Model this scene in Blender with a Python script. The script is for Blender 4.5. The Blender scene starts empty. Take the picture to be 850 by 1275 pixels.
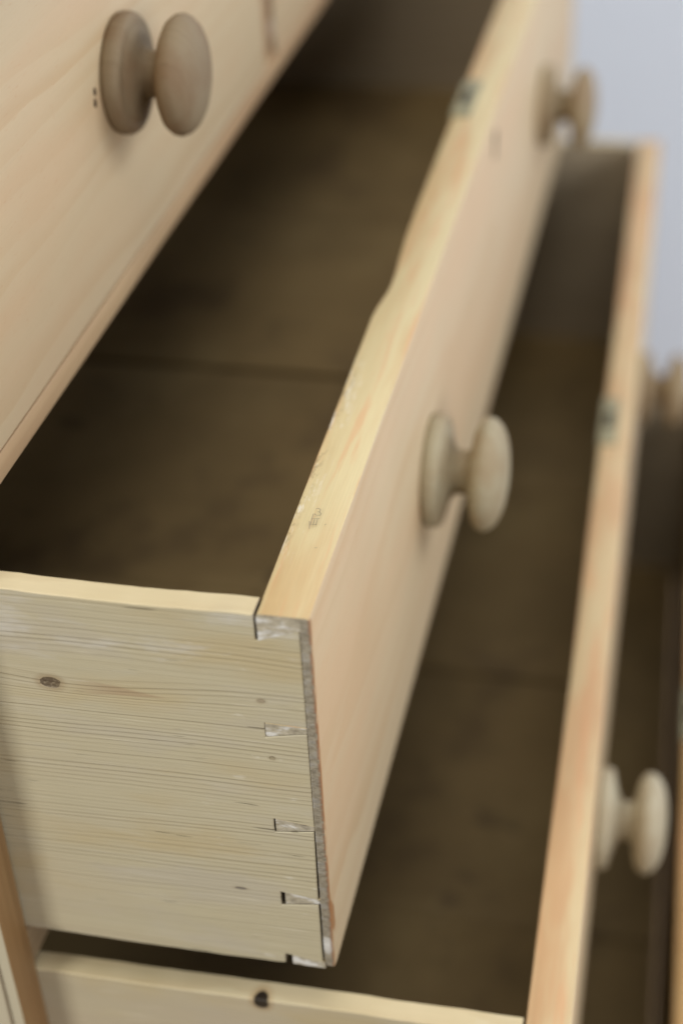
import bpy, bmesh, math, random
from mathutils import Vector, Matrix, noise

# ------------------------------------------------------------------ camera, world, lamps, exposure
U = 0.19                      # height of the second drawer's front, in metres
ZT = 4.2                      # height of that drawer's top edge above the floor, in U
Y1 = 0.731                    # plane of the carcass front, in U (drawer-front plane of the second drawer is 0)
sc = bpy.context.scene
COL = sc.collection

def W3(x, y, z):
    return Vector((x * U, y * U, (z + ZT) * U))

cam_d = bpy.data.cameras.new('camera')
cam = bpy.data.objects.new('camera', cam_d)
COL.objects.link(cam)
RIGHT = Vector((0.2123828, -0.97618865, -0.04415046))
DOWN = Vector((-0.5719379, -0.08754468, -0.81561202))
FWD = Vector((0.79232606, 0.19847329, -0.57691227))
m = Matrix((( RIGHT.x, -DOWN.x, -FWD.x), (RIGHT.y, -DOWN.y, -FWD.y), (RIGHT.z, -DOWN.z, -FWD.z))).to_4x4()
m.translation = W3(-2.35028, -0.66249, 1.96825)
cam.matrix_world = m
cam_d.sensor_fit = 'VERTICAL'
cam_d.sensor_height = 36.0
cam_d.sensor_width = 24.0
cam_d.lens = 2061.73 / 1275 * 36.0
cam_d.clip_start = 0.02
cam_d.clip_end = 60
cam_d.dof.use_dof = True
cam_d.dof.focus_distance = 3.42 * U
cam_d.dof.aperture_fstop = (cam_d.lens / 1000) / (0.088 * U)
cam_d.dof.aperture_blades = 0
sc.camera = cam

world = bpy.data.worlds.new('World')
sc.world = world
world.use_nodes = True
world.node_tree.nodes['Background'].inputs[0].default_value = (0.86, 0.92, 1.0, 1)
world.node_tree.nodes['Background'].inputs[1].default_value = 0.18

def area(name, loc, target, size, size_y, power, color):
    d = bpy.data.lights.new(name, 'AREA')
    d.shape = 'RECTANGLE'; d.size = size; d.size_y = size_y
    d.energy = power; d.color = color
    o = bpy.data.objects.new(name, d)
    COL.objects.link(o)
    o.location = loc
    o.rotation_euler = (Vector(target) - Vector(loc)).to_track_quat('-Z', 'Y').to_euler()
    return o

area('window_light', (-2.2, 1.42, 2.05), (0.0, 0.1, 0.75), 0.8, 1.1, 46, (1.0, 1.0, 0.97))
area('ceiling_light', (-0.25, -0.25, 2.9), (0.4, 0.0, 0.7), 1.3, 1.1, 22, (1.0, 0.97, 0.91))
area('front_window_light', (-1.7, -2.1, 1.45), (0.6, 0.0, 0.72), 1.3, 1.2, 34, (1.0, 0.98, 0.98))
area('wall_fill_light', (0.60, -1.8, 1.6), (1.2, -0.1, 0.65), 0.8, 0.9, 19, (0.88, 0.93, 1.0))  # added cool fill lamp, out of view, to brighten the far wall

sc.view_settings.view_transform = 'Standard'
sc.view_settings.look = 'None'
sc.view_settings.exposure = 0.08
sc.view_settings.gamma = 1.0
sc.view_settings.use_curve_mapping = False
sc.cycles.use_denoising = True

# ------------------------------------------------------------------ node helpers
class Sock:
    """a node socket with arithmetic"""
    def __init__(s, g, sock): s.g = g; s.s = sock
    def __add__(s, o): return s.g.math('ADD', s, o)
    def __radd__(s, o): return s.g.math('ADD', o, s)
    def __sub__(s, o): return s.g.math('SUBTRACT', s, o)
    def __rsub__(s, o): return s.g.math('SUBTRACT', o, s)
    def __mul__(s, o): return s.g.math('MULTIPLY', s, o)
    def __rmul__(s, o): return s.g.math('MULTIPLY', o, s)
    def __truediv__(s, o): return s.g.math('DIVIDE', s, o)

class Graph:
    def __init__(g, name):
        g.mat = bpy.data.materials.new(name)
        g.mat.use_nodes = True
        g.t = g.mat.node_tree
        g.bsdf = g.t.nodes['Principled BSDF']
    def put(g, inp, v):
        if isinstance(v, Sock): g.t.links.new(v.s, inp)
        elif isinstance(v, (tuple, list)) and len(v) == 3 and inp.type == 'RGBA': inp.default_value = (*v, 1)
        else: inp.default_value = v
    def math(g, op, a, b=0.0, c=0.0, clamp=False):
        n = g.t.nodes.new('ShaderNodeMath'); n.operation = op; n.use_clamp = clamp
        g.put(n.inputs[0], a); g.put(n.inputs[1], b); g.put(n.inputs[2], c)
        return Sock(g, n.outputs[0])
    def coords(g):
        n = g.t.nodes.new('ShaderNodeTexCoord')
        s = g.t.nodes.new('ShaderNodeSeparateXYZ')
        g.t.links.new(n.outputs['Object'], s.inputs[0])
        return [Sock(g, s.outputs[i]) for i in range(3)]
    def vec(g, a, b, c):
        n = g.t.nodes.new('ShaderNodeCombineXYZ')
        for i, v in enumerate((a, b, c)): g.put(n.inputs[i], v)
        return Sock(g, n.outputs[0])
    def noise(g, v, scale=1.0, detail=2.0, rough=0.5, dist=0.0):
        n = g.t.nodes.new('ShaderNodeTexNoise')
        g.put(n.inputs['Vector'], v); g.put(n.inputs['Scale'], scale); g.put(n.inputs['Detail'], detail)
        g.put(n.inputs['Roughness'], rough); g.put(n.inputs['Distortion'], dist)
        return Sock(g, n.outputs[0])
    def white(g, w):
        n = g.t.nodes.new('ShaderNodeTexWhiteNoise'); n.noise_dimensions = '1D'
        g.put(n.inputs['W'], w)
        return Sock(g, n.outputs[0])
    def step(g, x, a, b, lo=0.0, hi=1.0):
        n = g.t.nodes.new('ShaderNodeMapRange'); n.interpolation_type = 'SMOOTHSTEP'
        g.put(n.inputs['Value'], x)
        n.inputs['From Min'].default_value = a; n.inputs['From Max'].default_value = b
        n.inputs['To Min'].default_value = lo; n.inputs['To Max'].default_value = hi
        return Sock(g, n.outputs['Result'])
    def mix(g, f, a, b, mode='MIX'):
        n = g.t.nodes.new('ShaderNodeMix'); n.data_type = 'RGBA'; n.blend_type = mode
        g.put(n.inputs['Factor'], f)
        g.put(n.inputs[6], a); g.put(n.inputs[7], b)
        return Sock(g, n.outputs[2])
    def gray(g, v):
        n = g.t.nodes.new('ShaderNodeCombineColor')
        for i in range(3): g.put(n.inputs[i], v)
        return Sock(g, n.outputs[0])
    def ramp(g, v, stops):
        n = g.t.nodes.new('ShaderNodeValToRGB'); e = n.color_ramp.elements
        while len(e) < len(stops): e.new(0.5)
        for i, (p, c) in enumerate(stops): e[i].position = p; e[i].color = (*c, 1)
        g.put(n.inputs[0], v)
        return Sock(g, n.outputs[0])
    def bump(g, h, dist, strength=1.0):
        n = g.t.nodes.new('ShaderNodeBump')
        n.inputs['Strength'].default_value = strength; n.inputs['Distance'].default_value = dist
        g.put(n.inputs['Height'], h)
        g.t.links.new(n.outputs[0], g.bsdf.inputs['Normal'])
    def finish(g, col, rough, spec=0.35):
        g.put(g.bsdf.inputs['Base Color'], col); g.put(g.bsdf.inputs['Roughness'], rough)
        g.bsdf.inputs['Specular IOR Level'].default_value = spec
        return g.mat

def srgb(r, g, b):
    f = lambda c: ((c / 255 + 0.055) / 1.055) ** 2.4 if c > 10 else c / 255 / 12.92
    return (f(r), f(g), f(b))

def gauss(g, d2, s): return g.math('EXPONENT', d2 * (-1.0 / (s * s)))

def wood(name, axis, light, dark, tint=None, spacing=0.0035, pith=(0.02, -0.4), contrast=0.6, warp=0.004,
         rough=0.55, relief=0.00012, seed=0.0, fibre=0.16, knots=(), broad=(3.0, 14.0), extra=None, spec=0.35):
    """pine cut along `axis`: growth rings round a pith, fibres, knots; lengths in metres, object coordinates"""
    g = Graph(name)
    P = g.coords()
    i = 'xyz'.index(axis)
    a = P[i]; u, w = [P[j] for j in range(3) if j != i]
    n1 = g.noise(g.vec(a * 2.2 + seed, u * 9.0, w * 9.0), 1.0, 2.0)
    n2 = g.noise(g.vec(a * 9.0 + seed, u * 45.0, w * 45.0 + seed), 1.0, 2.0)
    r = g.math('SQRT', (u - pith[0]) * (u - pith[0]) + (w - pith[1]) * (w - pith[1]))
    r = r + (n1 - 0.5) * (warp * 3.0) + (n2 - 0.5) * (warp * 0.5)
    knotmask = None
    for (ka, ku, kw, amp, sa, su) in knots:
        da = (a - ka) / sa; dw = (w - kw) / su
        r = r + gauss(g, da * da + dw * dw, 1.0) * amp
    ph = r / spacing
    p = g.math('FRACT', ph)
    wn = g.white(g.math('FLOOR', ph))
    late = g.step(p, 0.25, 0.88) * (1.0 - g.step(p, 0.92, 1.0)) * (wn * wn * 0.85 + 0.15)
    fib = g.noise(g.vec(a * 14.0, u * 1500.0, w * 1500.0 + seed), 1.0, 3.0, 0.65)
    fib2 = g.noise(g.vec(a * 60.0 + seed, u * 2600.0, w * 2600.0), 1.0, 2.0, 0.6)
    col = g.mix(late * contrast, light, dark)
    if tint:
        b = g.noise(g.vec(a * broad[0] + seed, u * broad[1] + seed, w * broad[1]), 1.0, 3.0, 0.6)
        col = g.mix(g.step(b, 0.38, 0.68), col, g.mix(0.75, col, tint))
    col = g.mix(1.0, col, g.gray(fib * fibre + fib2 * (fibre * 0.6) + (1.0 - fibre * 0.8)), 'MULTIPLY')
    rg = fib * 0.18 + (rough - 0.09)
    h = fib * 0.6 - late * 0.9
    if extra: col, rg, h = extra(g, P, col, rg, h, late)
    g.bump(h, relief)
    return g.finish(col, rg, spec)

def flat(name, col, rough=0.6, metallic=0.0, var=0.25, scale=300.0, bump=0.0002, col2=None):
    g = Graph(name)
    P = g.coords()
    n = g.noise(g.vec(*P), scale, 4.0, 0.6)
    c = g.mix(g.step(n, 0.3, 0.7), col, col2 or tuple(x * (1 - var) for x in col))
    g.bsdf.inputs['Metallic'].default_value = metallic
    if bump: g.bump(n, bump)
    return g.finish(c, n * 0.2 + (rough - 0.1))

# ------------------------------------------------------------------ mesh helpers
def finish(name, bm, mats, parent, smooth=math.radians(40)):
    bmesh.ops.recalc_face_normals(bm, faces=bm.faces)
    me = bpy.data.meshes.new(name)
    for f in bm.faces: f.smooth = True
    bm.to_mesh(me); bm.free()
    me.set_sharp_from_angle(angle=smooth)
    for mt in (mats if isinstance(mats, (list, tuple)) else [mats]): me.materials.append(mt)
    o = bpy.data.objects.new(name, me)
    COL.objects.link(o)
    if parent: o.parent = parent
    return o

def empty(name, loc, label=None, cat=None, group=None, rz=0.0):
    o = bpy.data.objects.new(name, None)
    COL.objects.link(o)
    o.location = loc; o.rotation_euler = (0, 0, rz); o.empty_display_size = 0.05
    if label: o['label'] = label
    if cat: o['category'] = cat
    if group: o['group'] = group
    return o

def box(name, x0, x1, y0, y1, z0, z1, mats, parent, bevel=0.006, cuts=0, wob=0.0, seed=0, slot=None):
    """a board in U; the long edges are cut up and moved a little so they are not ruled lines"""
    bm = bmesh.new()
    bmesh.ops.create_cube(bm, size=1.0)
    for v in bm.verts:
        v.co = Vector(((x0 if v.co.x < 0 else x1) * U, (y0 if v.co.y < 0 else y1) * U, (z0 if v.co.z < 0 else z1) * U))
    L = (x1 - x0, y1 - y0, z1 - z0); ax = L.index(max(L))
    if bevel: bmesh.ops.bevel(bm, geom=list(bm.edges), offset=bevel * U, segments=2, profile=0.5, affect='EDGES', clamp_overlap=True)
    if cuts:
        es = [e for e in bm.edges if abs((e.verts[0].co - e.verts[1].co)[ax]) > 0.5 * L[ax] * U]
        bmesh.ops.subdivide_edges(bm, edges=es, cuts=cuts, use_grid_fill=True)
    if wob:
        for v in bm.verts:
            q = v.co * (7.0 / U * 0.19) + Vector((seed * 7.3, seed * 3.1, 0))
            n = noise.noise_vector(q) * (wob * U)
            n[ax] = 0
            v.co += n
    if slot:
        bm.normal_update()
        for f in bm.faces: f.material_index = slot(f.normal)
    return finish(name, bm, mats, parent)

def loft_x(name, stations, mats, parent, slot):
    """closed (y, z) sections at successive x, in U"""
    bm = bmesh.new()
    rings = [[bm.verts.new((x * U, y * U, z * U)) for (y, z) in sec] for x, sec in stations]
    n = len(rings[0])
    for A, B in zip(rings, rings[1:]):
        for k in range(n):
            bm.faces.new((A[k], A[(k + 1) % n], B[(k + 1) % n], B[k]))
    bm.faces.new(rings[0]); bm.faces.new(rings[-1])
    bmesh.ops.recalc_face_normals(bm, faces=bm.faces)
    bm.normal_update()
    for f in bm.faces: f.material_index = slot(f.normal, f.calc_center_median() / U)
    return finish(name, bm, mats, parent, math.radians(35))

def prism_x(name, outline, x0, x1, mats, parent, slot=None, bevel=0.0):
    """(y, z) outline pushed along x"""
    bm = bmesh.new()
    A = [bm.verts.new((x0 * U, y * U, z * U)) for y, z in outline]
    B = [bm.verts.new((x1 * U, y * U, z * U)) for y, z in outline]
    n = len(A)
    fa = bm.faces.new(A); bm.faces.new(B)
    for k in range(n): bm.faces.new((A[k], A[(k + 1) % n], B[(k + 1) % n], B[k]))
    bmesh.ops.recalc_face_normals(bm, faces=bm.faces)
    bm.normal_update()
    if bevel:
        es = list(fa.edges)
        bmesh.ops.bevel(bm, geom=es, offset=bevel * U, segments=1, profile=0.5, affect='EDGES', clamp_overlap=True)
        bm.normal_update()
    if slot:
        for f in bm.faces: f.material_index = slot(f.normal, f.calc_center_median() / U)
    return finish(name, bm, mats, parent)

def nz(x, s=0.0): return noise.noise(Vector((x, s, 0.37)))

# ------------------------------------------------------------------ materials
FACE_L, FACE_D, FACE_T = srgb(201, 180, 145), srgb(183, 146, 101), srgb(203, 172, 135)
EDGE_L, EDGE_D, EDGE_T = srgb(210, 193, 148), srgb(180, 144, 90), srgb(198, 164, 116)
SIDE_L, SIDE_D, SIDE_T = srgb(182, 172, 143), srgb(128, 113, 84), srgb(178, 163, 138)
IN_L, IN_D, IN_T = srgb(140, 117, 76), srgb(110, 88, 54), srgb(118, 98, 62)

def face_extra(edge_line):
    def f(g, P, col, rg, h, late):
        x, y, z = P
        # short fine dashes of the coarse-sanded surface
        fl = g.noise(g.vec(x * 160.0, y * 500.0, z * 700.0), 1.0, 2.0, 0.6)
        col = g.mix(g.step(fl, 0.58, 0.75) * 0.22, col, srgb(188, 132, 92))
        if edge_line:   # brown old finish left along the end arris, and a brown chip near the foot of it
            n = g.noise(g.vec(x * 300.0, y * 100.0, z * 90.0), 1.0, 3.0, 0.6)
            e = (1.0 - g.step(x + n * (0.012 * U), 0.010 * U, 0.022 * U)) * g.step(n, 0.34, 0.5)
            col = g.mix(e * 0.9, col, srgb(150, 98, 56))
            dx = (x - 0.012 * U) / (0.030 * U); dz = (z - 0.185 * U + x * 1.2) / (0.055 * U)
            chip = 1.0 - g.step(dx * dx + dz * dz + (n - 0.5) * 1.6, 0.5, 1.0)
            col = g.mix(chip * 0.8, col, srgb(158, 108, 64))
            h = h - e * 1.5 - chip * 2.0
        return col, rg, h
    return f

def edge_extra(wear):
    def f(g, P, col, rg, h, late):
        x, y, z = P
        b = g.noise(g.vec(x * 10.0, y * 150.0, z * 150.0), 1.0, 4.0, 0.62)
        col = g.mix(g.step(b, 0.50, 0.64) * 0.5, col, srgb(210, 156, 112))
        if wear:        # white specks and grey rubbing along the inner arris
            n = g.noise(g.vec(x * 90.0, y * 420.0, z * 200.0), 1.0, 4.0, 0.65)
            m = g.step(y, 0.066 * U, 0.10 * U) * g.step(x, 0.1 * U, 0.3 * U) * (1.0 - g.step(x, 0.75 * U, 1.1 * U))
            col = g.mix(g.step(n, 0.52, 0.64) * m * 0.6, col, srgb(232, 228, 218))
            n3 = g.noise(g.vec(x * 200.0 + 5.0, y * 420.0, z * 200.0), 1.0, 3.0, 0.6)
            m2 = g.step(y, 0.085 * U, 0.108 * U) * m
            col = g.mix(g.step(n3, 0.52, 0.64) * m2 * 0.55, col, srgb(146, 128, 96))
            h = h + n * 0.8
        return col, rg, h
    return f

def side_extra(knots, wear, h_d):
    def f(g, P, col, rg, h, late):
        x, y, z = P
        for (ky, kz, ry, rz, c, rim) in knots:
            n = g.noise(g.vec(x * 300.0, y * 260.0, z * 260.0), 1.0, 3.0, 0.7)
            dy = (y - ky * U) / (ry * U); dz = (z - kz * U) / (rz * U)
            dx = x / (0.03 * U) if rz >= ry else 0.0
            d = g.math('SQRT', dy * dy + dz * dz + (dx * dx)) + (n - 0.5) * 0.5
            col = g.mix((1.0 - g.step(d, 0.9, 1.9)) * 0.5, col, rim)
            body = 1.0 - g.step(d, 0.8, 1.0)
            dark = g.mix(g.step(g.noise(g.vec(x * 900.0, y * 700.0, z * 700.0), 1.0, 2.0), 0.5, 0.66), c, srgb(126, 112, 90))
            col = g.mix(body * (0.55 if ry < 0.012 else 1.0), col, dark if ry > rz else c)
            h = h - body * 1.5
        zone = g.noise(g.vec(x * 5.0, y * 9.0, z * 26.0 + 4.0), 1.0, 3.0, 0.55)
        col = g.mix(g.step(zone, 0.50, 0.68) * 0.45, col, srgb(178, 158, 114))
        col = g.mix((1.0 - g.step(zone, 0.34, 0.48)) * 0.40, col, srgb(172, 164, 150))
        # pale scratches along the grain
        sc_ = g.noise(g.vec(x * 20.0, y * 18.0 + 9.0, z * 900.0), 1.0, 2.0, 0.5)
        col = g.mix(g.step(sc_, 0.66, 0.74) * 0.45, col, srgb(214, 206, 182))
        if wear:        # filler and paint left in patches round the joint, a greyer film over the end
            n = g.noise(g.vec(x * 50.0, y * 55.0, z * 170.0), 1.0, 4.0, 0.6)
            near = 1.0 - g.step(y, 0.10 * U, 0.34 * U)
            col = g.mix(g.step(n, 0.62, 0.72) * near * 0.5, col, srgb(212, 206, 190))
            n2 = g.noise(g.vec(x * 20.0, y * 22.0, z * 90.0), 1.0, 4.0, 0.65)
            topz = g.step(z, h_d - 0.22 * U, h_d - 0.10 * U)
            col = g.mix(g.step(n2, 0.5, 0.72) * (topz * 0.45 + 0.12), col, srgb(196, 192, 182))
            # brown tongue of grain running from the knot towards the joint
            tw = g.math('MAXIMUM', (y - 0.30 * U) / (0.17 * U), 0.0)
            tw = g.math('MINIMUM', tw, 1.0)
            wob = g.noise(g.vec(x * 10.0, y * 60.0, z * 60.0), 1.0, 2.0)
            dz = g.math('ABSOLUTE', z - (h_d - 0.243 * U) + (y - 0.30 * U) * -0.03 + (wob - 0.5) * (0.012 * U))
            tong = g.step(tw * (0.020 * U) - dz, -0.002 * U, 0.005 * U) * g.step(y, 0.295 * U, 0.32 * U) * (1.0 - g.step(y, 0.40 * U, 0.54 * U))
            col = g.mix(tong * 0.5, col, srgb(150, 122, 94))
            # short dark checks in the grain
            n4 = g.noise(g.vec(x * 30.0, y * 26.0, z * 620.0), 1.0, 2.0, 0.5)
            ck = g.step(n4, 0.70, 0.76)
            col = g.mix(ck * 0.7, col, srgb(78, 66, 46))
            h = h - ck * 1.5
        return col, rg, h
    return f

def end_grain():
    g = Graph('grey_end_grain')
    x, y, z = g.coords()
    n = g.noise(g.vec(x * 400.0, y * 300.0, z * 500.0), 1.0, 4.0, 0.7)
    n2 = g.noise(g.vec(x * 60.0, y * 70.0, z * 210.0), 1.0, 4.0, 0.65)
    c = g.mix(g.step(n, 0.3, 0.7), srgb(184, 174, 152), srgb(152, 142, 120))
    c = g.mix(g.step(n2, 0.48, 0.62) * 0.8, c, srgb(220, 218, 212))
    c = g.mix((1.0 - g.step(n2, 0.32, 0.44)) * 0.55, c, srgb(104, 98, 88))
    wh = gauss(g, ((y - 0.012 * U) / (0.016 * U)) * ((y - 0.012 * U) / (0.016 * U)) + ((z - 0.085 * U) / (0.035 * U)) * ((z - 0.085 * U) / (0.035 * U)), 1.0)
    c = g.mix(g.step(wh + (n2 - 0.5) * 0.9, 0.4, 0.6) * 0.85, c, srgb(222, 220, 212))
    lap = 1.0 - wh - g.step(y, LAP * U * 0.9, LAP * U * 1.1)
    c = g.mix(g.math('MAXIMUM', lap, 0.0) * 0.8, c, g.mix(g.step(n, 0.35, 0.65), srgb(150, 141, 122), srgb(118, 109, 92)))
    # old brown finish along the outer arris of the lap
    c = g.mix((1.0 - g.step(y + (n2 - 0.5) * (0.006 * U), 0.002 * U, 0.007 * U)) * g.step(n2, 0.40, 0.54) * 0.7, c, srgb(142, 100, 66))
    g.bump(n + n2, 0.0004)
    return g.finish(c, 0.75)

LAP = 0.020
M_END = end_grain()
M_DIRT = flat('dirt_in_joint', srgb(92, 80, 60), 0.9)
M_NAIL = flat('nail_hole_brown', srgb(88, 70, 50), 0.9)
M_DARK = flat('dark_hole', srgb(40, 32, 24), 0.9)
M_METAL = flat('tarnished_lock_metal', srgb(158, 152, 122), 0.6, 0.0, 0.35, 160.0, 0.0003)
M_PENCIL = flat('pencil_grey', srgb(164, 150, 124), 0.8)
M_RECESS = wood('brown_divider_pine', 'z', srgb(176, 140, 102), srgb(140, 104, 70), srgb(164, 126, 90), contrast=0.5, spacing=0.005)

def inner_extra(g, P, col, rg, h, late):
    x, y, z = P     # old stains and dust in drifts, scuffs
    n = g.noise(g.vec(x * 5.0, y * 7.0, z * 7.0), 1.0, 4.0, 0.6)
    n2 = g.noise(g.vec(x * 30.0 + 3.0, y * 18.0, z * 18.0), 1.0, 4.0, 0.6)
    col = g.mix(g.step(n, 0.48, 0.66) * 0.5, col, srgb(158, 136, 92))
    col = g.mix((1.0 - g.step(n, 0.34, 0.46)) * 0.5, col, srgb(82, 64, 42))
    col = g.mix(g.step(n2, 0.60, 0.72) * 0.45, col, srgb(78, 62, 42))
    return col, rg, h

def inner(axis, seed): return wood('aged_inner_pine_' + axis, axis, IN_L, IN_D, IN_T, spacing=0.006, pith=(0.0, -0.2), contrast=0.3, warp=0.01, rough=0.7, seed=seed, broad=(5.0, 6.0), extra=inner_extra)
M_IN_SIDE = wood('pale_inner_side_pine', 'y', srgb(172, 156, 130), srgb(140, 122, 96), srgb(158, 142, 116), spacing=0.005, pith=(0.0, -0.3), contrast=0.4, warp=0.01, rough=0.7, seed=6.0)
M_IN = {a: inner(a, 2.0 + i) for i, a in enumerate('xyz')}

def knob_mat(name, light, dark, tint, seed):
    return wood(name, 'y', light, dark, tint, spacing=0.004, pith=(0.03, 0.02), contrast=0.2, warp=0.006, rough=0.62, seed=seed, broad=(40.0, 40.0), fibre=0.18, spec=0.2)

# ------------------------------------------------------------------ drawers
TL = [(0.0, 0.106), (0.30, 0.111), (0.80, 0.116), (1.10, 0.119), (1.20, 0.120), (1.27, 0.113), (1.33, 0.105), (1.42, 0.107), (1.52, 0.113), (1.65, 0.118),
      (1.86, 0.122), (2.44, 0.127), (2.96, 0.130), (3.57, 0.132), (6.0, 0.132)]
def t_worn(x):
    for (a, p), (b, q) in zip(TL, TL[1:]):
        if a <= x <= b: return p + (q - p) * (x - a) / (b - a)
    return 0.13

KNOB = [(0.0, 0.0), (0.146, 0.0), (0.152, 0.004), (0.155, 0.013), (0.1555, 0.024), (0.153, 0.035), (0.147, 0.043), (0.138, 0.0465), (0.126, 0.047), (0.121, 0.0475),
        (0.117, 0.051), (0.096, 0.056), (0.077, 0.063), (0.064, 0.072), (0.060, 0.083), (0.059, 0.094), (0.060, 0.105), (0.069, 0.113),
        (0.094, 0.117), (0.122, 0.123), (0.141, 0.132), (0.152, 0.146), (0.154, 0.159), (0.148, 0.173), (0.134, 0.187),
        (0.113, 0.198), (0.086, 0.206), (0.055, 0.211), (0.025, 0.213), (0.0, 0.2135)]
def knob(x, z, mat, parent, seed, sc_=1.0):
    bm = bmesh.new()
    N = 56; rows = []
    for r, d in KNOB:
        if r == 0.0: rows.append([bm.verts.new((x * U, -d * U, z * U))]); continue
        row = []
        for k in range(N):
            a = 2 * math.pi * k / N
            rr = sc_ * r * (1 + 0.006 * nz(math.cos(a) * 1.3 + d * 9, math.sin(a) * 1.3 + seed))
            row.append(bm.verts.new(((x + rr * math.cos(a)) * U, -d * U, (z + rr * math.sin(a)) * U)))
        rows.append(row)
    for A, B in zip(rows, rows[1:]):
        for k in range(N):
            k2 = (k + 1) % N
            if len(A) == 1: bm.faces.new((A[0], B[k], B[k2]))
            elif len(B) == 1: bm.faces.new((A[k], A[k2], B[0]))
            else: bm.faces.new((A[k], A[k2], B[k2], B[k]))
    o = finish('knob', bm, mat, parent, math.radians(60))
    return o

def make_drawer(label, x0, z_top, h, w, yf, rz, knob_x, knob_z, pins, seed, knob_cols, side_knots, hero=False, lock_x=None, t_fn=None, depth=2.35, loc_dx=0.0, rx=0.0, edge=(EDGE_L, EDGE_D, EDGE_T), knob_s=1.0):
    root = empty('drawer', W3(x0 + loc_dx, yf, z_top - h), label, 'drawer', 'drawers of the pine chest', rz)
    root.rotation_euler.x = rx
    t_fn = t_fn or (lambda x: 0.104 + 0.004 * nz(x * 0.9, seed))
    ts = 0.053
    kn = [(k[0] * U, 0.0, (h + k[1]) * U, k[2], k[3], k[4]) for k in side_knots['warp']]
    m_face = wood('pine_face', 'x', FACE_L, FACE_D, FACE_T, spacing=0.013, pith=(0.05, 0.09 + 0.03 * seed), contrast=0.42, warp=0.020, rough=0.5,
                  seed=seed * 3.7, extra=face_extra(hero), fibre=0.10, relief=0.00006)
    m_edge = wood('pine_edge', 'x', *edge, spacing=0.005, pith=(-0.03, 0.05), contrast=0.35, warp=0.012, rough=0.45,
                  seed=seed * 1.9, extra=edge_extra(hero), broad=(9.0, 60.0))
    m_side = wood('grey_pine_side', 'y', SIDE_L, SIDE_D, SIDE_T, spacing=0.0021, pith=(0.05, -0.45), contrast=0.40, warp=0.0075, rough=0.6,
                  seed=seed * 2.3, knots=kn, extra=side_extra(side_knots['body'], hero, h * U), relief=0.00022)
    m_top = wood('pine_side_top', 'y', srgb(212, 197, 160), srgb(174, 144, 100), srgb(200, 177, 136), spacing=0.005, pith=(0.03, -0.02), contrast=0.85,
                 warp=0.018, rough=0.5, seed=seed * 1.3, extra=side_extra(side_knots['top'], False, h * U))
    # front board: the outer lap runs to the ends, the thickness behind it stops at the side boards
    r = 0.009
    def section(x, ti, zb=0.0, rr=r, end=False):
        e = 0.0016 * nz(x * 6.0, seed + 4)
        zt = h + 0.003 * nz(x * 1.7, seed + 9)
        tb = min(ti, 0.118)
        q = min(0.007, ti * 0.25) + 0.002 * nz(x * 16, seed + 2)
        return [(0.004, zb), (0.0012, zb + 0.0012), (0, zb + 0.004), (0 + e * 0.3, zt - rr), (rr * 0.3 + e, zt - rr * 0.3), (rr + e, zt),
                (ti - q, zt), (ti - q * 0.3, zt - q * 0.3), (ti, zt - q)] + \
               ([(ti - 0.001, h + pins[0][0]), (LAP, h + pins[0][2]), (LAP, zb + 0.02), (LAP - 0.004, zb)] if end else
                [(tb, zt - min(0.2, h * 0.3)), (tb, h * 0.5), (tb, zb + 0.02), (tb - 0.004, zb)])
    st = []
    for x, zb, rr in ((0.0, 0.020, 0.007), (0.004, 0.011, 0.008), (0.012, 0.004, r), (0.03, 0.0, r), (ts - 0.0008, 0.0, r)): st.append((x, section(x, 0.106, zb, rr, True)))
    n = int((w - 2 * ts) / 0.045)
    for k in range(n + 1):
        x = ts + 0.001 + (w - 2 * ts - 0.002) * k / n
        st.append((x, section(x, t_fn(x))))
    for x, zb in ((w - ts + 0.0008, 0.0), (w - 0.02, 0.0), (w, 0.01)): st.append((x, section(x, 0.106, zb, r, True)))
    def slot(nn, c):
        if nn.z > 0.6: return 1
        if nn.x < -0.6: return 2 if c.x < 0.02 else 3
        if nn.y > 0.5: return 3
        return 0
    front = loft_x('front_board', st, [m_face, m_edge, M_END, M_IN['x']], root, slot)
    # dovetail pins of the front, seen as end grain in the side
    tt = 0.108
    for k, (zi0, zi1, zo0, zo1, gap, cz) in enumerate(pins[1:]):
        rnd = lambda s: 0.0012 * nz(k * 3.1 + s, 8.0)
        pts = [(LAP + 0.0006, h + zo0), (LAP + 0.0006, h + zo1), ((LAP + tt) / 2, h + (zi1 + zo1) / 2 + rnd(1)), (tt - gap, h + zi1 + rnd(2)),
               (tt - gap + rnd(5), h + (zi0 + zi1) / 2), (tt - gap, h + zi0 + rnd(3)), ((LAP + tt) / 2, h + (zi0 + zo0) / 2 + rnd(4))]
        prism_x('dovetail_pin', pts, 0.0015 + cz, ts - 0.001, [M_END, m_edge], front, lambda nn, c: 1 if nn.z > 0.7 else 0, 0.0015)
    # side boards with their tails cut round the pins
    def side(xa, xb, detailed):
        pts = []
        yb = depth
        zt = h - 0.004
        N = 90
        for k in range(N + 1):       # top edge, front to back
            y = tt + 0.0035 + (yb - tt - 0.0035) * (k / N) ** 1.3
            z = zt + 0.006 * nz(y * 3.0, seed + 1) + 0.003 * nz(y * 11.0, seed + 5) + 0.0014 * nz(y * 34.0, seed)
            pts.append((y, z))
        for k in range(N + 1):       # bottom edge, back to front
            y = yb - (yb - tt - 0.012) * (1 - (1 - k / N) ** 1.3)
            z = 0.004 + 0.007 * nz(y * 2.6, seed + 6) + 0.0035 * nz(y * 9.0, seed + 3) + 0.0015 * nz(y * 30.0, seed)
            pts.append((y, z))
        def gapf(z): return 0.0009 + (0.0042 * max(0.0, min(1.0, (0.46 * h - z) / 0.14)) if z < 0.5 * h else 0.0) + 0.002 * abs(nz(z * 40, 2.0))
        pl = sorted(pins, key=lambda p: p[0])         # bottom to top
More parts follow.
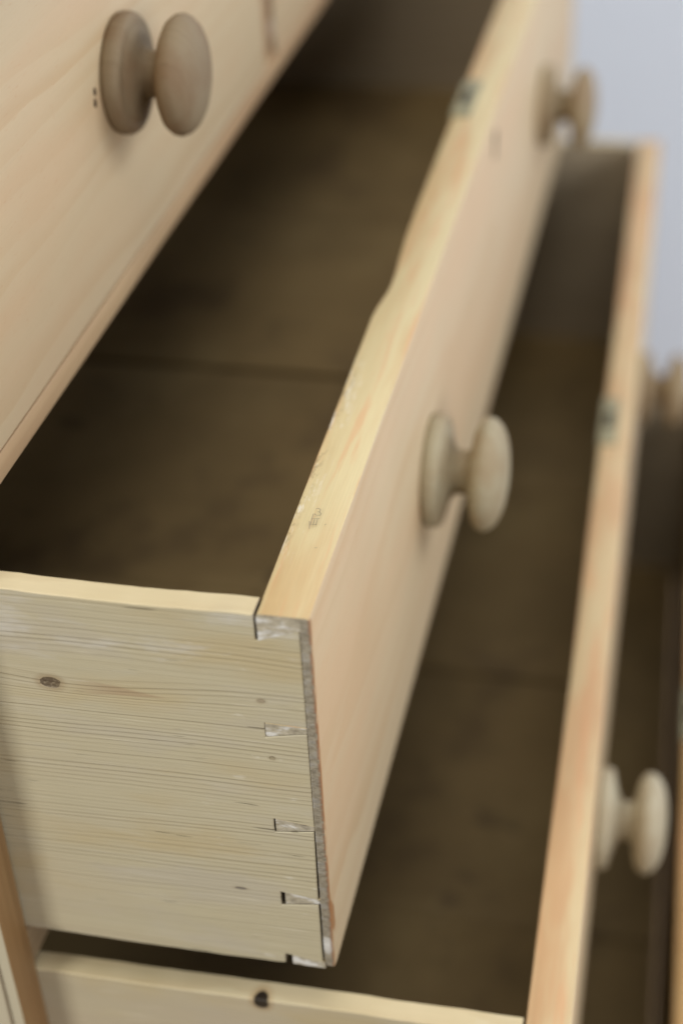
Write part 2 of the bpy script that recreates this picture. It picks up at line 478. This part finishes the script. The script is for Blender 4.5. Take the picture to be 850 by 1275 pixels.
        for (zi0, zi1, zo0, zo1, gap, cz) in pl:
            g_ = 0.0002
            lo_i, hi_i, lo_o, hi_o = h + zi0 - g_, h + zi1 + g_, h + zo0 - g_, h + zo1 + g_
            first = zi0 <= -h + 0.03; last = zi1 >= -0.02
            if first: pts += [(tt + 0.004, 0.006), (tt + 0.003, hi_i), (LAP + gapf(hi_o), hi_o)]
            elif last: pts += [(LAP + gapf(lo_o), lo_o), (tt + 0.003, lo_i), (tt + 0.003, zt - 0.01)]
            else: pts += [(LAP + gapf(lo_o), lo_o), (tt + 0.0006, lo_i), (tt + 0.0012, (lo_i + hi_i) / 2), (tt + 0.0004, hi_i), (LAP + gapf(hi_o), hi_o)]
        flip = xa > xb
        def sl(nn, c):
            if c.y < tt + 0.02 and c.z < h - 0.02 and abs(nn.x) < 0.5: return 3
            if nn.z > 0.6 and c.z > h - 0.03: return 1
            if abs(nn.x) > 0.6: return 0 if (nn.x < 0) != flip else 2
            return 2
        return prism_x('side_board', pts, xa, xb, [m_side, m_top, M_IN_SIDE, M_DIRT], root, sl, 0.002)
    side(0.0, ts, True)
    side(w, w - ts, False)
    # back and bottom: boards run from front to back either side of a centre muntin
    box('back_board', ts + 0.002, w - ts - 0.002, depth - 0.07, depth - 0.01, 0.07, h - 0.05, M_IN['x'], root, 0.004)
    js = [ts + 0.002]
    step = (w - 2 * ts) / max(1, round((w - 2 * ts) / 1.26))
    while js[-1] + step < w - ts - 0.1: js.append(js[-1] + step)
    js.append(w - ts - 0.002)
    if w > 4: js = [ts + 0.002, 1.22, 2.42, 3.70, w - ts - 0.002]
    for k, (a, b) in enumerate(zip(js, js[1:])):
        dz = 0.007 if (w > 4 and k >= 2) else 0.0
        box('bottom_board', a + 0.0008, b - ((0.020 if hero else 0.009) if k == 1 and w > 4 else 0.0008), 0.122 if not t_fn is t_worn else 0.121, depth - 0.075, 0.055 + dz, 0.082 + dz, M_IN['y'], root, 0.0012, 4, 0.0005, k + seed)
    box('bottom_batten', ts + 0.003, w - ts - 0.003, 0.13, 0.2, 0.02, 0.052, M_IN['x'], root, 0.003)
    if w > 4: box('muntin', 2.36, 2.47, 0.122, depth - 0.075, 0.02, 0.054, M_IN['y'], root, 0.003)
    for k, kx in enumerate(knob_x):
        kc = knob_cols[k % len(knob_cols)]
        knob(kx, h + knob_z, knob_mat('turned_pine_knob', *kc, seed * 5.1 + k), root, seed + k, knob_s)
    if lock_x is not None:
        lk = box('lock_plate', lock_x - 0.15, lock_x + 0.15, t_fn(lock_x) - 0.056, t_fn(lock_x) + 0.007, h - 0.30, h + 0.006, M_METAL, root, 0.004)
        box('bolt_slot', lock_x - 0.05, lock_x + 0.05, t_fn(lock_x) - 0.036, t_fn(lock_x) - 0.012, h + 0.004, h + 0.0072, M_DARK, lk, 0.001)
        # keyhole: a round hole over a flared slot
        bm = bmesh.new(); vs = []
        kx, kz, rr = lock_x - 0.09, h - 0.09, 0.027
        for k in range(17):
            a = math.radians(-60 + 300 * k / 16)
            vs.append((kx + rr * math.cos(a), kz + rr * math.sin(a)))
        vs += [(kx - 0.018, kz - 0.066), (kx + 0.018, kz - 0.066)]
        A = [bm.verts.new((x * U, -0.0015 * U, z * U)) for x, z in vs]
        B = [bm.verts.new((x * U, 0.004 * U, z * U)) for x, z in vs]
        bm.faces.new(A); bm.faces.new(B)
        for k in range(len(A)): bm.faces.new((A[k], A[(k + 1) % len(A)], B[(k + 1) % len(A)], B[k]))
        finish('keyhole', bm, M_DARK, front)
    return root, front

KN_OLIVE = (srgb(168, 158, 131), srgb(138, 121, 90), srgb(150, 129, 98))
KN_BROWN = (srgb(138, 121, 95), srgb(104, 84, 60), srgb(126, 102, 76))
KN_MID = (srgb(152, 135, 106), srgb(120, 98, 70), srgb(140, 118, 92))
KN_PALE = (srgb(180, 170, 145), srgb(152, 136, 106), srgb(168, 152, 125))
PINS2 = [(-0.066, -0.001, -0.032, -0.001, 0.003, 0.0), (-0.319, -0.281, -0.299, -0.283, 0.0, 0.0), (-0.590, -0.551, -0.576, -0.560, 0.002, 0.001),
         (-0.816, -0.775, -0.801, -0.786, 0.008, 0.002), (-1.012, -0.978, -1.013, -0.992, 0.012, 0.001)]
def pins_for(h):
    return [(-0.066, -0.001, -0.034, -0.001, 0.002, 0)] + [(-h * q - 0.02, -h * q + 0.02, -h * q - 0.008, -h * q + 0.008, 0.003, 0.002) for q in (0.28, 0.52, 0.76)] + \
           [(-h + 0.001, -h + 0.03, -h + 0.001, -h + 0.016, 0.004, 0)]
NOK = {'warp': [], 'body': [], 'top': []}
HERO = {'warp': [(0.50, -0.237, 0.0075, 0.050, 0.010)],
        'body': [(0.556, 1.014 - 0.237, 0.023, 0.0165, srgb(92, 78, 60), srgb(138, 112, 78)),
                 (0.111, 1.014 - 0.222, 0.009, 0.0055, srgb(130, 108, 80), srgb(160, 144, 112)),
                 (0.099, 1.014 - 0.375, 0.007, 0.0055, srgb(132, 117, 88), srgb(164, 150, 120)),
                 (0.198, 1.014 - 0.780, 0.014, 0.004, srgb(62, 50, 36), srgb(140, 122, 88))], 'top': []}
D3H = 1.14
D3K = {'warp': [], 'body': [(0.715, D3H - 0.014, 0.020, 0.0201, srgb(34, 26, 20), srgb(150, 118, 76))],
       'top': [(0.715, D3H - 0.004, 0.019, 0.03, srgb(34, 26, 20), srgb(170, 134, 86))]}

# ---- carcass
def carcass():
    c = empty('chest_carcass', W3(-0.115, Y1, -ZT), 'stripped pine chest carcass with stiles and rails that holds the drawers', 'chest of drawers')
    ox, oy, oz = -0.115, Y1, -ZT
    stile = wood('warm_pine_stile', 'z', srgb(150, 120, 82), srgb(118, 88, 54), srgb(142, 108, 70), spacing=0.006, pith=(0.05, 0.02), contrast=0.5, warp=0.006, rough=0.5)
    rail = wood('pine_rail', 'x', srgb(180, 152, 116), srgb(144, 106, 72), srgb(168, 134, 100), spacing=0.006, pith=(0.02, 0.03), contrast=0.5, warp=0.008, rough=0.5, seed=4.0)
    panel = wood('grey_pine_panel', 'z', srgb(190, 180, 154), srgb(140, 126, 98), srgb(176, 164, 136), spacing=0.006, pith=(0.4, 0.0), contrast=0.5, warp=0.008, rough=0.6, seed=7.0)
    def b(name, x0, x1, y0, y1, z0, z1, mat, bev=0.006, cuts=0, wob=0.0, seed=0, slot=None):
        return box(name, x0 - ox, x1 - ox, y0 - oy, y1 - oy, z0 - oz, z1 - oz, mat, c, bev, cuts, wob, seed, slot)
    top, bot, back = 1.06, -3.85, Y1 + 2.62
    Wd = 5.12
    for xa, xb in ((-0.115, -0.006), (Wd + 0.006, Wd + 0.115)):
        b('stile', xa, xb, Y1, Y1 + 0.030, bot, top, [stile, panel], 0.006, 30, 0.004, xa, lambda n: 1 if n.x < -0.8 else 0)
        b('side_panel', xa, xb, Y1 + 0.036, back, bot, top, panel, 0.005, 8, 0.003, xa)
    b('rail', -0.005, Wd + 0.005, Y1 + 0.001, Y1 + 0.22, 0.036, 0.100, rail, 0.006, 50, 0.004, 1)
    dull = wood('dull_pine_rail', 'x', srgb(140, 120, 92), srgb(104, 82, 58), srgb(126, 102, 76), spacing=0.006, pith=(0.02, 0.03), contrast=0.5, warp=0.008, rough=0.6, seed=5.0)
    for k, (za, zb) in enumerate(((-1.145, -1.022), (-2.475, -2.345), (-3.84, -3.735))):
        b('rail', -0.005, Wd + 0.005, Y1 + 0.006, Y1 + 0.22, za, zb, dull, 0.006, 20, 0.004, 2 + k)
        for xa, xb in ((0.0, 0.12), (Wd - 0.12, Wd)):
            b('drawer_runner', xa, xb, Y1 + 0.222, back - 0.08, za + 0.01, zb - 0.003, M_IN['y'], 0.004)
    b('divider', 2.553, 2.667, Y1 + 0.012, Y1 + 0.2, 0.101, top - 0.002, M_RECESS, 0.006)
    b('top_board', -0.19, Wd + 0.19, Y1 - 0.09, back + 0.04, top + 0.001, top + 0.13, rail, 0.03)
    nb = 6
    for k in range(nb):
        b('back_board', -0.004 + (Wd + 0.008) * k / nb, -0.006 + (Wd + 0.008) * (k + 1) / nb, back - 0.07, back - 0.01, bot, top - 0.002, M_IN['z'], 0.004)
    b('plinth', -0.16, Wd + 0.16, Y1 - 0.045, Y1 - 0.001, -ZT + 0.0, bot + 0.22, rail, 0.01)
    for xa, xb in ((-0.16, -0.117), (Wd + 0.117, Wd + 0.16)):
        b('plinth', xa, xb, Y1, back, -ZT + 0.0, bot + 0.22, rail, 0.01)
    return c

def setting():
    g = Graph('lavender_wall_paint')
    P = g.coords()
    n = g.noise(g.vec(*P), 60.0, 4.0); n2 = g.noise(g.vec(*P), 1.5, 2.0)
    g.bump(n, 0.0008)
    mw = g.finish(g.mix(n2, srgb(236, 243, 255), srgb(232, 240, 254)), 0.85)
    bm = bmesh.new()
    bmesh.ops.create_cube(bm, size=1.0)
    x = 7.3 * U
    for v in bm.verts: v.co = Vector((x if v.co.x < 0 else x + 0.1, -2.2 if v.co.y < 0 else 1.6, 0.0 if v.co.z < 0 else 2.4))
    o = finish('wall', bm, mw, None); o['kind'] = 'structure'
    g = Graph('floor_boards')
    P = g.coords()
    n = g.noise(g.vec(P[0] * 3.0, P[1] * 40.0, P[2]), 1.0, 3.0)
    mf = g.finish(g.mix(n, srgb(140, 116, 88), srgb(112, 90, 66)), 0.6)
    bm = bmesh.new()
    bmesh.ops.create_cube(bm, size=1.0)
    for v in bm.verts: v.co = Vector((-2.5 if v.co.x < 0 else x, -2.2 if v.co.y < 0 else 1.6, -0.05 if v.co.z < 0 else 0.0))
    o = finish('floor', bm, mf, None); o['kind'] = 'structure'

setting()
carcass()
GAPX = 0.0
WD = 5.12
d2, d2_front = make_drawer('long drawer pulled partway out, dovetailed corner in sharp focus at its near end', 0.0, 0.0, 1.014, WD, 0.0, 0.0, (1.285, 3.87), -0.512, PINS2, 0.6,
                           [KN_OLIVE, KN_MID], HERO, True, 2.62, t_worn)
d3, d3_front = make_drawer('long drawer below the dovetailed one, pulled further out, dark knot hole in its side edge', 0.0, -1.17, D3H, WD, -0.518, math.radians(1.15), (1.285, 3.85), -0.592, pins_for(D3H), 1.4,
                           [KN_PALE, KN_MID], D3K, False, 2.62, None, loc_dx=0.022, edge=(srgb(204, 182, 140), srgb(172, 126, 82), srgb(194, 150, 108)), rx=math.radians(0.65))
make_drawer('lowest long drawer, pulled out furthest, only its edge showing at the right', 0.0, -2.5, 1.22, WD, -0.90, math.radians(1.2), (1.285, 3.85), -0.6, pins_for(1.22), 2.2,
            [KN_PALE], NOK, False, 2.62, None, loc_dx=0.03, edge=(srgb(190, 158, 106), srgb(164, 118, 68), srgb(182, 138, 86)), rx=math.radians(0.8))
sd, sd_front = make_drawer('closed short top drawer with one dark turned knob at upper left', 0.004, 1.05, 0.945, 2.545, Y1, 0.0, (1.268,), 0.565 - 1.05, pins_for(0.945), 3.1, [KN_BROWN], NOK, knob_s=0.925)
make_drawer('closed short top drawer right of the divider, mostly out of view', 2.671, 1.05, 0.945, 2.445, Y1, 0.0, (1.262,), 0.565 - 1.05, pins_for(0.945), 3.9, [KN_BROWN], NOK, knob_s=0.925)

# ---- small marks
def strokes(name, lines, mat, parent, width, z):
    """thin strokes lying on a top edge, (x, y) in U"""
    bm = bmesh.new()
    for ln in lines:
        for (ax, ay), (bx, by) in zip(ln, ln[1:]):
            d = Vector((bx - ax, by - ay)); 
            if d.length < 1e-6: continue
            nn = Vector((-d.y, d.x)).normalized() * width / 2
            q = [(ax + nn.x, ay + nn.y), (bx + nn.x, by + nn.y), (bx - nn.x, by - nn.y), (ax - nn.x, ay - nn.y)]
            bm.faces.new([bm.verts.new((x * U, y * U, z * U)) for x, y in q])
    return finish(name, bm, mat, parent)

def two_dots(parent):
    for x, z, r in ((1.098, 0.585, 0.008), (1.092, 0.560, 0.009)):
        bm = bmesh.new()
        pts = []
        for k in range(10):
            a = 2 * math.pi * k / 10
            rr = r * (1 + 0.3 * nz(k * 1.7, x * 9))
            pts.append(((x - 0.004) + rr * math.cos(a), z - 0.105 + rr * 1.2 * math.sin(a)))
        A = [bm.verts.new((px * U, -0.0012 * U, pz * U)) for px, pz in pts]
        B = [bm.verts.new((px * U, 0.004 * U, pz * U)) for px, pz in pts]
        bm.faces.new(A); bm.faces.new(B)
        for k in range(10): bm.faces.new((A[k], A[(k + 1) % 10], B[(k + 1) % 10], B[k]))
        finish('nail_hole', bm, M_NAIL, parent)
two_dots(sd_front)

MARK = [[(0.3504, 0.0682), (0.3545, 0.0639), (0.3499, 0.0578), (0.3417, 0.0582), (0.3418, 0.0622)], [(0.3417, 0.0582), (0.3363, 0.0537), (0.3301, 0.0543), (0.3295, 0.0627)],
        [(0.3343, 0.0669), (0.3294, 0.0633)], [(0.3339, 0.0692), (0.3164, 0.0687), (0.2934, 0.0661)], [(0.3166, 0.0677), (0.3188, 0.0533)], [(0.3154, 0.0625), (0.2955, 0.0611)],
        [(0.3163, 0.0567), (0.2963, 0.0557)], [(0.2958, 0.0639), (0.2973, 0.0539)], [(0.3067, 0.0712), (0.2809, 0.0655)], [(0.2978, 0.0376), (0.3021, 0.0357)], [(0.2191, 0.0402), (0.2205, 0.0351)]]
strokes('pencil_mark', MARK, M_PENCIL, d2_front, 0.0017, 1.0174)
